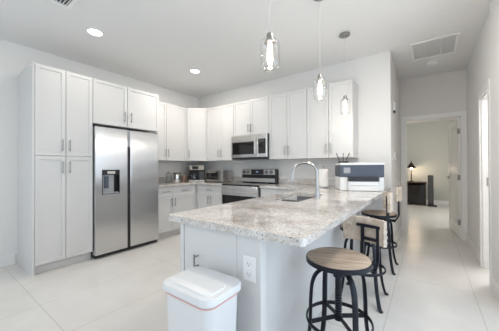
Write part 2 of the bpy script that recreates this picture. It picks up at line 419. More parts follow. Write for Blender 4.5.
# corner bead return of the back wall (bright edge at the hall corner)
# door casings
def casing(name, parts):
    bm = bmesh.new()
    for p in parts: box(bm, *p, bev=0.004)
    struct(name, bm, M['trim'])
CW = 0.072
casing('trim_1', [(DX0 - CW, DX0 + 0.004, YE - 0.018, YE, 0, DZ), (DX1 - 0.004, RX - 0.001, YE - 0.018, YE, 0, DZ), (DX0 - CW, RX - 0.001, YE - 0.018, YE, DZ - 0.004, DZ + CW),
                  (DX0, DX0 + 0.016, YE, YE + 0.13, 0, DZ), (DX1 - 0.016, DX1, YE, YE + 0.13, 0, DZ), (DX0, DX1, YE, YE + 0.13, DZ - 0.016, DZ)])
casing('trim_2', [(RX - 0.02, RX, OY1 - 0.004, OY1 + 0.075, 0, OZ), (RX - 0.02, RX, OY0 - 0.075, OY0 + 0.004, 0, OZ), (RX - 0.02, RX, OY0 - 0.075, OY1 + 0.075, OZ - 0.004, OZ + 0.075),
                  (RX, RX + 0.125, OY1 - 0.016, OY1, 0, OZ), (RX, RX + 0.125, OY0, OY0 + 0.016, 0, OZ), (RX, RX + 0.125, OY0, OY1, OZ - 0.016, OZ)])
# open door of the far room, hinged at the right jamb
def door_leaf(w, h, t=0.036):
    """two-panel interior door, hinge edge at x=0"""
    bm = bmesh.new(); st = 0.11
    box(bm, 0, st, -t / 2, t / 2, 0, h); box(bm, w - st, w, -t / 2, t / 2, 0, h)
    for z0, z1 in ((0, 0.2), (0.86, 1.0), (h - 0.12, h)): box(bm, st, w - st, -t / 2, t / 2, z0, z1)
    for z0, z1 in ((0.2, 0.86), (1.0, h - 0.12)):
        box(bm, st, w - st, -t / 2 + 0.010, t / 2 - 0.010, z0, z1)
        box(bm, st + 0.045, w - st - 0.045, -t / 2 + 0.004, t / 2 - 0.004, z0 + 0.045, z1 - 0.045, 0.005)
    return bm
d1 = struct('door_1', door_leaf(0.73, DZ - 0.03), M['trim'])
d1.location = (DX1 - 0.022, YE + 0.135, 0.012); d1.rotation_euler = (0, 0, R(97))
bm = bmesh.new()
for s in (-1, 1):
    cyl(bm, (0.67, 0.98), 0.028, s * 0.018, s * 0.03, 16, axis='Y'); cyl(bm, (0.67, 0.98), 0.01, s * 0.028, s * 0.06, 10, axis='Y')
    box(bm, 0.555, 0.68, s * 0.055 - 0.007, s * 0.055 + 0.007, 0.971, 0.989, 0.003)
obj('door_handle', bm, M['nickel'], d1, True)
for z in (0.25, 1.0, 1.78):
    obj('hinge', box(cyl(bmesh.new(), (0.0, 0.022), 0.008, z - 0.045, z + 0.045, 10), -0.003, 0.001, -0.02, 0.02, z - 0.045, z + 0.045), M['nickel'], d1)
hg = thing('door_hinge', 'small nickel hinge on the white jamb of right-hand doorway', 'hinge', (RX + 0.06, OY1 - 0.017, 1.02))
obj('leaf', B(-0.022, 0.022, -0.003, 0.0005, -0.05, 0.05), M['nickel'], hg); obj('knuckle', cyl(bmesh.new(), (0.024, -0.006), 0.007, -0.05, 0.05, 10), M['nickel'], hg, True)

# ------------------------------------------------------------------ cabinets
HT = 2.386; HB = 1.328; FA = 0.625   # carcass fronts of the deep units on the left wall
def carcass(parent, w, d, h, z0=0.0, toe=0.0):
    obj('body', B(0, w, 0.0005, d, toe - z0 if toe else 0, h), M['cab'], parent)
    if toe: obj('toe_kick', B(0.0, w, 0.06, d, 0, toe), M['toe'], parent)
Lrot = R(90)
# pantry
pw = 3.021 - 2.4133
t = thing('pantry_cabinet', 'tall white shaker pantry cabinet with four doors left of the refrigerator', 'cabinet', (FA, -3.021, 0), Lrot)
obj('body', B(0.018, pw, 0.0005, FA - 0.001, 0.10, HT), M['cab'], t)
obj('side_panel', B(0, 0.0179, -0.0205, FA - 0.001, 0, HT), M['cab'], t)
obj('toe_kick', B(0.018, pw, 0.045, FA - 0.001, 0, 0.0995), M['toe'], t)
c = pw / 2 + 0.008
for a, b, hx in ((0.019, c, c - 0.037), (c, pw, c + 0.037)):
    door(t, a, b, 0.105, 1.345, hx, 1.21); door(t, a, b, 1.345, HT, hx, 1.475)
# over the fridge
ow = 2.4133 - 1.4349
t = thing('wall_cabinet', 'white two-door cabinet bridging above the refrigerator', 'cabinet', (FA, -2.4123, 1.79), Lrot)
obj('body', B(0, ow, 0.0005, FA - 0.001, 0, HT - 1.79), M['cab'], t)
c = ow / 2 - 0.03
door(t, 0, c, 0, HT - 1.79, c - 0.047, 0.145); door(t, c, ow - 0.003, 0, HT - 1.79, c + 0.047, 0.145)
# left wall upper
t = thing('wall_cabinet', 'white two-door upper cabinet above glass jars, between refrigerator and corner cabinet', 'cabinet', (0.31, -1.4339, HB), Lrot)
uw = 1.4339 - 0.612; UH = HT - HB
obj('body', B(0, uw, 0.0005, 0.309, 0, UH), M['cab'], t)
c = 1.4339 - 1.07
door(t, 0, c, 0, UH, c - 0.03, 0.14); door(t, c, uw, 0, UH, c + 0.03, 0.14)
# diagonal corner upper
t = thing('corner_cabinet', 'white diagonal one-door upper cabinet in the corner above coffee maker', 'cabinet', (0.32, -0.61, HB), R(45))
bm = bmesh.new()
P = [(0.001, -0.001), (0.001, -0.609), (0.315, -0.609), (0.609, -0.315), (0.609, -0.001)]
iv = Matrix.Rotation(R(-45), 3, 'Z')
lo = [iv @ Vector((x - 0.32, y + 0.61, 0)) for x, y in P]
loft(bm, [[(v.x, v.y, 0) for v in lo], [(v.x, v.y, UH) for v in lo]])
obj('body', bm, M['cab'], t)
dw = 0.29 * math.sqrt(2)
door(t, 0.022, dw - 0.022, 0, UH, 0.062, 0.14)
# back wall uppers
def upper(x0, x1, z0, label, xs, hz=0.14, z1=HT):
    t = thing('wall_cabinet', label, 'cabinet', (x0, -0.31, z0))
    w = x1 - x0 - 0.001
    obj('body', B(0, w, 0.0005, 0.309, 0, z1 - z0), M['cab'], t)
    c = xs - x0
    door(t, 0, c, 0, z1 - z0, c - 0.033, hz); door(t, c, w, 0, z1 - z0, c + 0.033, hz)
    return t
W1, W2, W3, W4 = 1.3089, 2.0701, 2.734, 3.3873
upper(0.612, W1, HB, 'white two-door upper cabinet above the toaster oven', 0.972)
upper(W1, W2, 1.765, 'short white two-door cabinet directly above the microwave', (W1 + W2) / 2, 0.12)
upper(W2, W3, HB, 'white two-door upper cabinet just right of the microwave', (W2 + W3) / 2)
upper(W3, W4, HB, 'white two-door upper cabinet at the hall end, above paper towels', (W3 + W4) / 2)

# base cabinets
CH = 0.879
def drawer(parent, x0, x1, z0, z1):
    w, h = x1 - x0 - 2 * GAP, z1 - z0 - 2 * GAP
    d = obj('drawer', shaker(w, h, rail=0.04), M['cab'], parent); d.location = (x0 + GAP, 0, z0 + GAP)
    obj('handle', pull(w / 2, h / 2, 0.145, False), M['nickel'], d, True)
BF = 0.59
def base(x0, x1, label, loc, rot, cols, dwall=BF):
    w = x1 - x0
    t = thing('base_cabinet', label, 'cabinet', loc, rot)
    obj('body', B(0, w, 0.0005, dwall - 0.002, 0.10, CH - 0.001), M['cab'], t)
    obj('toe_kick', B(0, w, 0.06, dwall - 0.002, 0, 0.0995), M['toe'], t)
    for a, b, hs in cols:
        drawer(t, a, b, 0.705, CH - 0.004)
        if hs == 'two':
            c = (a + b) / 2
            door(t, a, c, 0.105, 0.705, c - 0.035, 0.605); door(t, c, b, 0.105, 0.705, c + 0.035, 0.605)
        else:
            door(t, a, b, 0.105, 0.705, a + 0.035 if hs == 'l' else b - 0.035, 0.605)
    return t
base(0, 0.29, 'narrow white base cabinet below glass jar, next to refrigerator', (BF, -1.432, 0), Lrot, [(0, 0.29, 'r')])
base(0, 0.5495, 'white drawer base cabinet on left wall running into the corner', (BF, -1.141, 0), Lrot, [(0, 0.49, 'l')])
base(0, 0.717, 'white base cabinet with drawer and two doors below the toaster oven', (0.592, -BF, 0), 0, [(0.055, 0.717, 'two')])
base(0, 0.83, 'white base cabinet on the back wall right of the range', (2.079, -BF, 0), 0, [(0, 0.83, 'two')])

# peninsula
PX0, PX1, PY = 2.997, 3.563, -2.86
t = thing('peninsula_cabinet', 'white peninsula base with end door and smooth panelled back, under granite counter', 'cabinet', (PX0, PY + 0.02, 0))
BW = PX1 - PX0; BL = -(PY + 0.02)
obj('body', B(0.0, 0.425, 0.0005, BL - 0.003, 0.0, CH - 0.26), M['cab'], t)
bm = bmesh.new()
box(bm, 0.0, 0.018, 0.0005, BL - 0.003, CH - 0.2595, CH - 0.0005); box(bm, 0.018, 0.425, 0.0005, 0.02, CH - 0.2595, CH - 0.0005)
obj('rail', bm, M['cab'], t)
obj('back_panel', B(0.4255, BW - 0.10, 0.0325, BL - 0.003, 0, CH - 0.0005), M['cab'], t)
obj('end_post', B(0.4255, BW + 0.003, -0.016, 0.032, 0, CH - 0.0005, 0.003), M['cab'], t)
obj('stile', B(-0.004, 0.026, -0.02, 0, 0, CH - 0.0005), M['cab'], t)
d = obj('door', B(-0.003, 0.3945, -0.0155, 0, 0.0, CH - 0.107, 0.0015), M['cab'], t); d.location = (0.030, 0, 0.105)
obj('handle', pull(0.116, 0.574, 0.08, True, 0.016), M['nickel'], d, True)
# outlet on the end post
t = thing('wall_outlet', 'white duplex outlet on the end of the granite peninsula', 'outlet', (3.503, PY + 0.0035, 0.72))
obj('cover_plate', B(-0.037, 0.037, -0.006, 0, -0.06, 0.06, 0.002), M['white'], t)
for s in (-1, 1):
    r = obj('receptacle', B(-0.017, 0.017, -0.009, -0.0055, s * 0.024 - 0.015, s * 0.024 + 0.015, 0.002), M['white'], t)
    bm = bmesh.new(); box(bm, -0.008, -0.006, -0.0095, -0.0085, s * 0.024 - 0.004, s * 0.024 + 0.006); box(bm, 0.006, 0.008, -0.0095, -0.0085, s * 0.024 - 0.004, s * 0.024 + 0.006)
    cyl(bm, (0, s * 0.024 - 0.009), 0.0025, -0.0095, -0.0085, 8, axis='Y')
    obj('slots', bm, M['darkgrey'], r)

# ------------------------------------------------------------------ granite
Z0, Z1 = 0.879, 0.914
SK = (2.985, 3.325, -1.955, -1.285)
ol = [(2.078, -0.002), (3.788, -0.002)]
ol += [(3.788 - 0.028 + 0.028 * math.cos(a), -2.884 + 0.028 + 0.028 * math.sin(a)) for a in [R(-90 * i / 6) for i in range(7)]]
ol += [(2.89 + 0.035 + 0.035 * math.cos(a), -2.884 + 0.035 + 0.035 * math.sin(a)) for a in [R(-90 - 90 * i / 6) for i in range(7)]]
ol += [(2.89, -0.635), (2.078, -0.635)]
t = thing('countertop', 'polished speckled granite countertop of the peninsula with cut-out for the sink', 'countertop', (0, 0, 0))
obj('slab', slab(ol, [rrect(*SK, 0.05)], Z0, Z1), M['granite'], t)
obj('upstand', B(2.078, 3.60, -0.0215, -0.0015, Z1 + 0.0003, Z1 + 0.1, 0.002), M['granite'], t)
t = thing('countertop', 'L-shaped speckled granite countertop under coffee maker and toaster oven', 'countertop', (0, 0, 0))
obj('slab', slab([(0.002, -1.432), (0.635, -1.432), (0.635, -0.635), (1.306, -0.635), (1.306, -0.002), (0.002, -0.002)], [], Z0, Z1), M['granite'], t)
bm = bmesh.new(); box(bm, 0.0015, 0.0215, -1.432, -0.0015, Z1 + 0.0003, Z1 + 0.1, 0.002); box(bm, 0.0225, 1.306, -0.0215, -0.0015, Z1 + 0.0003, Z1 + 0.1, 0.002)
obj('upstand', bm, M['granite'], t)

# sink
t = thing('sink', 'stainless double-bowl undermount sink set in the granite peninsula', 'sink', ((SK[0] + SK[1]) / 2, (SK[2] + SK[3]) / 2, Z0))
def bowl(x0, x1, y0, y1, dep):
    bm = bmesh.new()
    def ring(e, z, r): return [(x, y, z) for x, y in rrect(x0 + e, x1 - e, y0 + e, y1 - e, r)]
    loft(bm, [ring(-0.012, -0.0015, 0.05), ring(0, -0.0015, 0.045), ring(0.008, -dep + 0.03, 0.045), ring(0.03, -dep, 0.03)], cap0=False)
    return bm
hx = (SK[1] - SK[0]) / 2 + 0.004; hy = (SK[3] - SK[2]) / 2 + 0.004
for a, b, dp in ((-hy, -0.02, 0.2), (0.02, hy, 0.2)):
    bo = obj('bowl', bowl(-hx, hx, a, b, dp), M['sinksteel'], t, True)
    dr = lathe(bmesh.new(), [(0.04, -dp + 0.0005), (0.042, -dp + 0.003), (0.03, -dp + 0.002), (0.02, -dp + 0.001)], (0, (a + b) / 2), 20)
    obj('drain', dr, M['chrome'], bo, True)
obj('divider', B(-hx, hx, -0.0195, 0.0195, -0.012, -0.002, 0.003), M['sinksteel'], t)

# faucet
FX, FY = 3.365, -1.60
t = thing('faucet', 'tall curved pull-down kitchen faucet behind the sink', 'faucet', (FX, FY, Z1 + 0.0003), R(190))
obj('base', lathe(bmesh.new(), [(0.03, 0), (0.03, 0.008), (0.024, 0.012), (0.023, 0.05), (0.019, 0.06)]), M['faucet'], t, True)
pts = [(0, 0, 0.05), (0, 0, 0.12), (0, 0, 0.20)]
for i in range(0, 11):
    a = R(180 - 16.5 * i); pts.append((0.115 + 0.115 * math.cos(a), 0, 0.225 + 0.105 * math.sin(a)))
obj('spout', sweep(bmesh.new(), spline(pts, 3), 0.0135, n=12, ref=Vector((0, 1, 0))), M['faucet'], t, True)
e = Vector(pts[-1])
obj('spray_head', sweep(bmesh.new(), [e + Vector((-0.004, 0, 0.008)), e + Vector((0.004, 0, -0.03)), e + Vector((0.012, 0, -0.085))], 0.0175, n=14, ref=Vector((0, 1, 0))), M['faucet'], t, True)
obj('lever', sweep(bmesh.new(), [(0, 0, 0.04), (0, -0.035, 0.045), (-0.005, -0.06, 0.07), (-0.01, -0.075, 0.105)], 0.006, n=8), M['faucet'], t, True)

# ------------------------------------------------------------------ refrigerator
FRY0, FRY1 = -2.408, -1.475; fwid = FRY1 - FRY0
t = thing('refrigerator', 'stainless side-by-side refrigerator with water dispenser, beside the pantry', 'refrigerator', (0.695, FRY0, 0), Lrot)
FD = 0.075
obj('body', B(0.004, fwid - 0.004, FD + 0.006, 0.67, 0.03, 1.735, 0.004), M['darkgrey'], t)
obj('kick_grille', B(0.01, fwid - 0.01, 0.03, 0.08, 0.012, 0.052), M['black'], t)
sp = 0.447
def fdoor(x0, x1, hole=None):
    bm = bmesh.new()
    if not hole: box(bm, x0, x1, 0, FD, 0.055, 1.745, 0.008, 2)
    else:
        a, b, c, d_ = hole
        for q in ((x0, a, 0.055, 1.745), (b, x1, 0.055, 1.745), (a, b, 0.055, c), (a, b, d_, 1.745)): box(bm, q[0], q[1], 0, FD, q[2], q[3])
        bmesh.ops.remove_doubles(bm, verts=bm.verts[:], dist=1e-5)
    return bm
ld = obj('door', fdoor(0.004, sp - 0.022, (0.085, 0.315, 0.845, 1.175)), M['steel'], t)
rd = obj('door', fdoor(sp + 0.022, fwid - 0.003), M['steel'], t)
obj('pocket_handle', B(sp - 0.0215, sp + 0.0215, 0.012, FD, 0.06, 1.50), M['black'], t)
obj('door_gap', B(sp - 0.0215, sp + 0.0215, 0.006, FD, 1.501, 1.742), M['grey'], t)
X0_, X1_, ZA, ZB = 0.085, 0.315, 0.845, 1.175
dp = obj('dispenser', B(X0_, X1_, 0.06, 0.0745, ZA, ZB), M['black'], t)
bm = bmesh.new()
for q in ((X0_, X0_ + 0.006, ZA, ZB), (X1_ - 0.006, X1_, ZA, ZB), (X0_ + 0.006, X1_ - 0.006, ZB - 0.006, ZB), (X0_ + 0.006, X1_ - 0.006, ZA, ZA + 0.006)): box(bm, q[0], q[1], -0.004, 0.06, q[2], q[3])
obj('surround', bm, M['black'], dp)
obj('control_panel', B(X0_ + 0.007, X1_ - 0.007, 0.004, 0.06, ZB - 0.07, ZB - 0.007, 0.002), M['black'], dp)
obj('display', B(X0_ + 0.07, X1_ - 0.06, 0.002, 0.0039, ZB - 0.055, ZB - 0.02), M['fascia'], dp)
obj('back_plate', B(X0_ + 0.007, X1_ - 0.065, 0.03, 0.06, ZA + 0.02, ZB - 0.071), M['grey'], dp)
obj('paddle', B(X0_ + 0.035, X0_ + 0.095, 0.018, 0.0299, ZA + 0.08, ZB - 0.09, 0.004), M['slate'], dp)
obj('drip_tray', B(X0_ + 0.007, X1_ - 0.007, 0.002, 0.06, ZA + 0.0062, ZA + 0.0195), M['grey'], dp)
for x in (0.012, fwid - 0.07): obj('hinge_cap', B(x, x + 0.058, 0.01, 0.12, 1.7455, 1.762, 0.003), M['darkgrey'], t)
for x in (0.03, fwid - 0.07):
    for y in (0.09, 0.58): obj('foot', B(x, x + 0.04, y, y + 0.05, 0.0, 0.0295), M['black'], t)

# ------------------------------------------------------------------ range + microwave
t = thing('range', 'stainless electric range with black glass cooktop, below the microwave', 'stove', (1.3105, -0.66, 0))
rw = 0.759
obj('body', B(0.002, rw - 0.002, 0.03, 0.655, 0.02, 0.895), M['darkgrey'], t)
obj('cooktop', B(0.0, rw, 0.0, 0.60, 0.8955, 0.917, 0.004), M['blackglass'], t)
for x, y, r in ((0.2, 0.17, 0.1), (0.56, 0.17, 0.085), (0.2, 0.43, 0.075), (0.56, 0.43, 0.1)):
    obj('burner_ring', lathe(bmesh.new(), [(r, 0.9171), (r, 0.9176), (r - 0.004, 0.9176), (r - 0.004, 0.9171)], (x, y), 32, False, False), M['grey'], t)
od = obj('oven_door', B(0.004, rw - 0.004, -0.012, 0.029, 0.20, 0.875, 0.005), M['steel_h'], t)
obj('oven_window', B(0.03, rw - 0.03, -0.0145, -0.0121, 0.24, 0.735), M['blackglass'], od)
obj('trim_strip', B(0.0, rw, -0.008, 0.029, 0.877, 0.895), M['steel_h'], t)
bm = bmesh.new(); cyl(bm, (-0.055, 0.795), 0.012, 0.05, rw - 0.05, 14, axis='X')
for x in (0.09, rw - 0.09): cyl(bm, (x, 0.795), 0.009, -0.055, -0.011, 10, axis='Y')
obj('handle', bm, M['steel_h'], od, True)
obj('storage_drawer', B(0.004, rw - 0.004, -0.008, 0.029, 0.05, 0.195, 0.005), M['steel_h'], t)
bg = obj('backguard', B(0.0, rw, 0.575, 0.65, 0.9175, 1.165, 0.006), M['black'], t)
bm = B(0.004, rw - 0.03, 0.566, 0.5745, 1.065, 1.16, 0.002); obj('fascia', bm, M['fascia'], bg)
bm = B(0.004, rw - 0.03, 0.562, 0.5745, 0.93, 1.0, 0.002); obj('vent_rail', bm, M['fascia'], bg)
obj('display', B(0.225, 0.50, 0.563, 0.5658, 1.07, 1.155), M['black'], bg)
obj('clock', B(0.335, 0.385, 0.562, 0.5629, 1.105, 1.125), M['screen'], bg)
for x in (0.065, 0.155, 0.56, 0.66):
    obj('knob', cyl(cyl(bmesh.new(), (x, 1.112), 0.031, 0.553, 0.566, 20, axis='Y'), (x, 1.112), 0.024, 0.535, 0.553, 20, axis='Y'), M['knob'], bg, True)

t = thing('microwave', 'stainless over-the-range microwave with dark window, mounted above the stove', 'microwave', (1.3105, -0.40, HB + 0.012))
mh = 0.417
obj('body', B(0.0, rw, 0.03, 0.398, 0.0, mh, 0.003), M['darkgrey'], t)
md = obj('door', B(0.0, 0.58, 0.0, 0.0295, 0.03, mh, 0.004), M['steel_h'], t)
obj('window', B(0.03, 0.50, -0.003, -0.0002, 0.085, 0.30), M['blackglass'], md)
obj('handle', sweep(bmesh.new(), spline([(0.545, -0.002, 0.06), (0.545, -0.035, 0.085), (0.545, -0.045, 0.21), (0.545, -0.035, 0.335), (0.545, -0.002, 0.36)], 5), 0.011, n=10, ref=Vector((1, 0, 0))), M['steel_h'], md, True)
cp = obj('control_panel', B(0.582, rw, 0.0, 0.0295, 0.03, mh, 0.004), M['steel_h'], t)
obj('keypad', B(0.592, 0.735, -0.003, -0.0002, 0.09, 0.335), M['blackglass'], cp)
obj('display', B(0.61, 0.715, -0.0042, -0.0031, 0.285, 0.32), M['darkgrey'], cp)
obj('vent', B(0.01, rw - 0.01, 0.005, 0.0295, 0.0, 0.028), M['black'], t)

# ------------------------------------------------------------------ things on the counters
CT = Z1 + 0.0004
# glass jar and steel canister
t = thing('storage_jar', 'clear glass storage jar with round lid, nearest the refrigerator', 'jar', (0.30, -1.005, CT))
obj('jar_body', lathe(bmesh.new(), [(0.052, 0), (0.055, 0.01), (0.055, 0.15), (0.045, 0.165), (0.045, 0.17)], cap1=False), M['jar'], t, True)
obj('lid', lathe(bmesh.new(), [(0.047, 0.1705), (0.047, 0.185), (0.02, 0.19), (0.012, 0.195), (0.014, 0.205), (0.008, 0.212)]), M['nickel'], t, True)
t = thing('storage_jar', 'shiny steel canister with dark lid, between glass jar and coffee maker', 'canister', (0.30, -0.825, CT))
obj('jar_body', lathe(bmesh.new(), [(0.072, 0), (0.075, 0.008), (0.075, 0.155), (0.07, 0.165)]), M['chrome'], t, True)
obj('lid', lathe(bmesh.new(), [(0.078, 0.1655), (0.08, 0.175), (0.08, 0.182), (0.03, 0.192)]), M['lidwood'], t, True)
t = tag(obj('canister', lathe(bmesh.new(), [(0.04, 0), (0.05, 0.02), (0.048, 0.1), (0.035, 0.125), (0.03, 0.13)]), M['brown'], None, True), 'small brown round canister just left of the coffee maker', 'canister')
t.location = (0.26, -0.615, CT)
# coffee maker
t = thing('coffee_maker', 'black and steel coffee maker in the corner of the counter', 'coffee maker', (0.375, -0.375, CT), R(45))
obj('base', B(-0.155, 0.155, -0.12, 0.12, 0, 0.035, 0.006), M['steel_h'], t)
obj('tower', B(-0.155, 0.155, 0.0, 0.12, 0.0355, 0.22, 0.006), M['black'], t)
hd = obj('head', B(-0.155, 0.155, -0.115, 0.12, 0.2205, 0.335, 0.008), M['black'], t)
obj('fascia', B(-0.145, 0.145, -0.119, -0.1155, 0.235, 0.325, 0.002), M['tan'], hd)
obj('control_panel', B(-0.09, 0.03, -0.1215, -0.1192, 0.25, 0.31), M['blackglass'], hd)
ca = obj('carafe', lathe(bmesh.new(), [(0.055, 0.036), (0.068, 0.05), (0.07, 0.1), (0.055, 0.15), (0.045, 0.165)], (-0.06, -0.045), 24), M['jar'], t, True)
obj('lid', lathe(bmesh.new(), [(0.046, 0.1655), (0.046, 0.178), (0.02, 0.182)], (-0.06, -0.045), 20), M['black'], ca, True)
obj('carafe_handle', sweep(bmesh.new(), spline([(-0.10, -0.085, 0.155), (-0.125, -0.11, 0.14), (-0.125, -0.11, 0.09), (-0.105, -0.09, 0.07)], 4), 0.008, n=8), M['black'], ca, True)
obj('water_tank', B(0.045, 0.15, -0.09, -0.002, 0.036, 0.215, 0.006), M['darkgrey'], t)
# toaster oven
t = thing('toaster_oven', 'silver toaster oven with glass door on the back counter', 'toaster oven', (0.655, -0.40, CT))
tw, td, th = 0.425, 0.29, 0.235
obj('body', B(0, tw, 0.012, td, 0.015, th, 0.008, 2), M['steel_h'], t)
obj('front_frame', B(0.003, tw - 0.003, 0.0, 0.0118, 0.018, th - 0.004, 0.002), M['steel_h'], t)
dd = obj('door', B(0.02, 0.315, -0.008, -0.0002, 0.05, 0.205, 0.002), M['blackglass'], t)
obj('handle', cyl(box(box(bmesh.new(), 0.05, 0.06, -0.03, -0.008, 0.186, 0.194), 0.275, 0.285, -0.03, -0.008, 0.186, 0.194), (-0.03, 0.19), 0.007, 0.04, 0.295, 10, axis='X'), M['chrome'], dd, True)
rk = bmesh.new()
for z in (0.095, 0.11): box(rk, 0.03, 0.305, -0.0088, -0.0081, z, z + 0.002)
obj('rack', rk, M['nickel'], dd)
for z in (0.07, 0.125, 0.18):
    obj('knob', cyl(bmesh.new(), (0.37, z), 0.02, -0.018, -0.0002, 16, axis='Y'), M['nickel'], t, True)
for x in (0.03, tw - 0.03):
    for y in (0.03, td - 0.03): obj('foot', cyl(bmesh.new(), (x, y), 0.012, 0, 0.0148, 10), M['black'], t)
# paper towel
t = thing('paper_towel_holder', 'roll of white paper towels on upright metal holder', 'paper towels', (3.015, -0.425, CT))
obj('base', lathe(bmesh.new(), [(0.075, 0), (0.075, 0.008), (0.07, 0.012)]), M['nickel'], t, True)
obj('rod', lathe(bmesh.new(), [(0.007, 0.0125), (0.007, 0.275), (0.012, 0.28), (0.017, 0.292), (0.015, 0.304), (0.006, 0.31)]), M['nickel'], t, True)
obj('paper_roll', lathe(bmesh.new(), [(0.02, 0.0135), (0.066, 0.0135), (0.0665, 0.02), (0.0665, 0.252), (0.066, 0.257), (0.02, 0.257), (0.02, 0.0135)], cap0=False, cap1=False), M['paper'], t, True)
# printer
PA = R(25)
t = thing('printer', 'white and slate-blue inkjet printer on the far end of peninsula', 'printer', (3.335, -0.752, CT), PA)
pw_, pd_ = 0.492, 0.40
obj('body', B(0, pw_, 0.0, pd_, 0.0, 0.162, 0.008, 2), M['white'], t)
obj('control_fascia', B(0.0, pw_, -0.006, pd_, 0.1625, 0.307, 0.006, 2), M['slate'], t)
lid_ = obj('scanner_lid', B(0.0, pw_ + 0.006, -0.002, pd_, 0.3075, 0.333, 0.006, 2), M['white'], t)
tray = obj('output_tray', B(0.085, 0.425, -0.05, -0.0005, 0.113, 0.1615, 0.003), M['darkgrey'], t)
obj('output_slot', B(0.095, 0.415, -0.0505, -0.0502, 0.12, 0.16), M['black'], tray)
obj('paper_cassette', B(0.085, 0.42, -0.05, -0.0005, 0.002, 0.06, 0.004), M['white'], t)
obj('front_cover', B(0.085, 0.42, -0.046, -0.0005, 0.063, 0.1125, 0.004), M['white'], t)
obj('display', B(0.04, 0.115, -0.0085, -0.0062, 0.21, 0.278), M['grey'], t)
obj('feed_slot', B(0.2, 0.42, 0.12, 0.33, 0.3333, 0.339, 0.004), M['white'], t)
ptop = CT + 0.3334
# router on top of the printer
c_ = Vector((3.335, -0.752, 0)) + Matrix.Rotation(PA, 3, 'Z') @ Vector((0.08, 0.25, 0))
t = thing('router', 'small black wifi router with three antennas on top of the printer', 'router', (c_.x, c_.y, ptop), PA)
obj('case', B(-0.062, 0.062, -0.04, 0.04, 0, 0.028, 0.006, 2), M['black'], t)
for x, tilt in ((-0.045, -0.035), (0.005, 0.0), (0.045, 0.04)):
    obj('antenna', sweep(bmesh.new(), [(x, 0.03, 0.0285), (x, 0.032, 0.045), (x + tilt, 0.032, 0.135)], 0.0055, n=8), M['black'], t, True)

# ------------------------------------------------------------------ trash can
t = thing('trash_can', 'white lidded plastic trash can in front of the peninsula end', 'trash can', (3.365, -3.035, 0))
def rl(hx, hy, r, z): return [(x, y, z) for x, y in rrect(-hx, hx, -hy, hy, r, 8)]
obj('bin_body', loft(bmesh.new(), [rl(0.1158, 0.080, 0.035, 0), rl(0.1235, 0.086, 0.04, 0.012), rl(0.1447, 0.104, 0.045, 0.642), rl(0.1467, 0.106, 0.045, 0.656)]), M['bin'], t, True)
obj('drawstring', loft(bmesh.new(), [rl(0.1472, 0.1065, 0.045, 0.645), rl(0.1491, 0.1085, 0.047, 0.646), rl(0.1491, 0.1085, 0.047, 0.650), rl(0.1472, 0.1065, 0.045, 0.651)], False, False), M['red'], t, True)
ld_ = obj('lid', loft(bmesh.new(), [rl(0.1544, 0.114, 0.05, 0.658), rl(0.1583, 0.118, 0.052, 0.662), rl(0.1583, 0.118, 0.052, 0.682), rl(0.1544, 0.114, 0.05, 0.690), rl(0.1409, 0.102, 0.045, 0.693), rl(0.09, 0.06, 0.04, 0.695)]), M['bin'], t, True)
obj('lid_flap', loft(bmesh.new(), [[(x, y, 0.691) for x, y in rrect(-0.137, 0.137, -0.098, 0.03, 0.035, 8)], [(x, y, 0.699) for x, y in rrect(-0.131, 0.131, -0.092, 0.024, 0.032, 8)], [(x, y, 0.701) for x, y in rrect(-0.10, 0.10, -0.06, 0.01, 0.025, 8)]]), M['bin'], ld_, True)

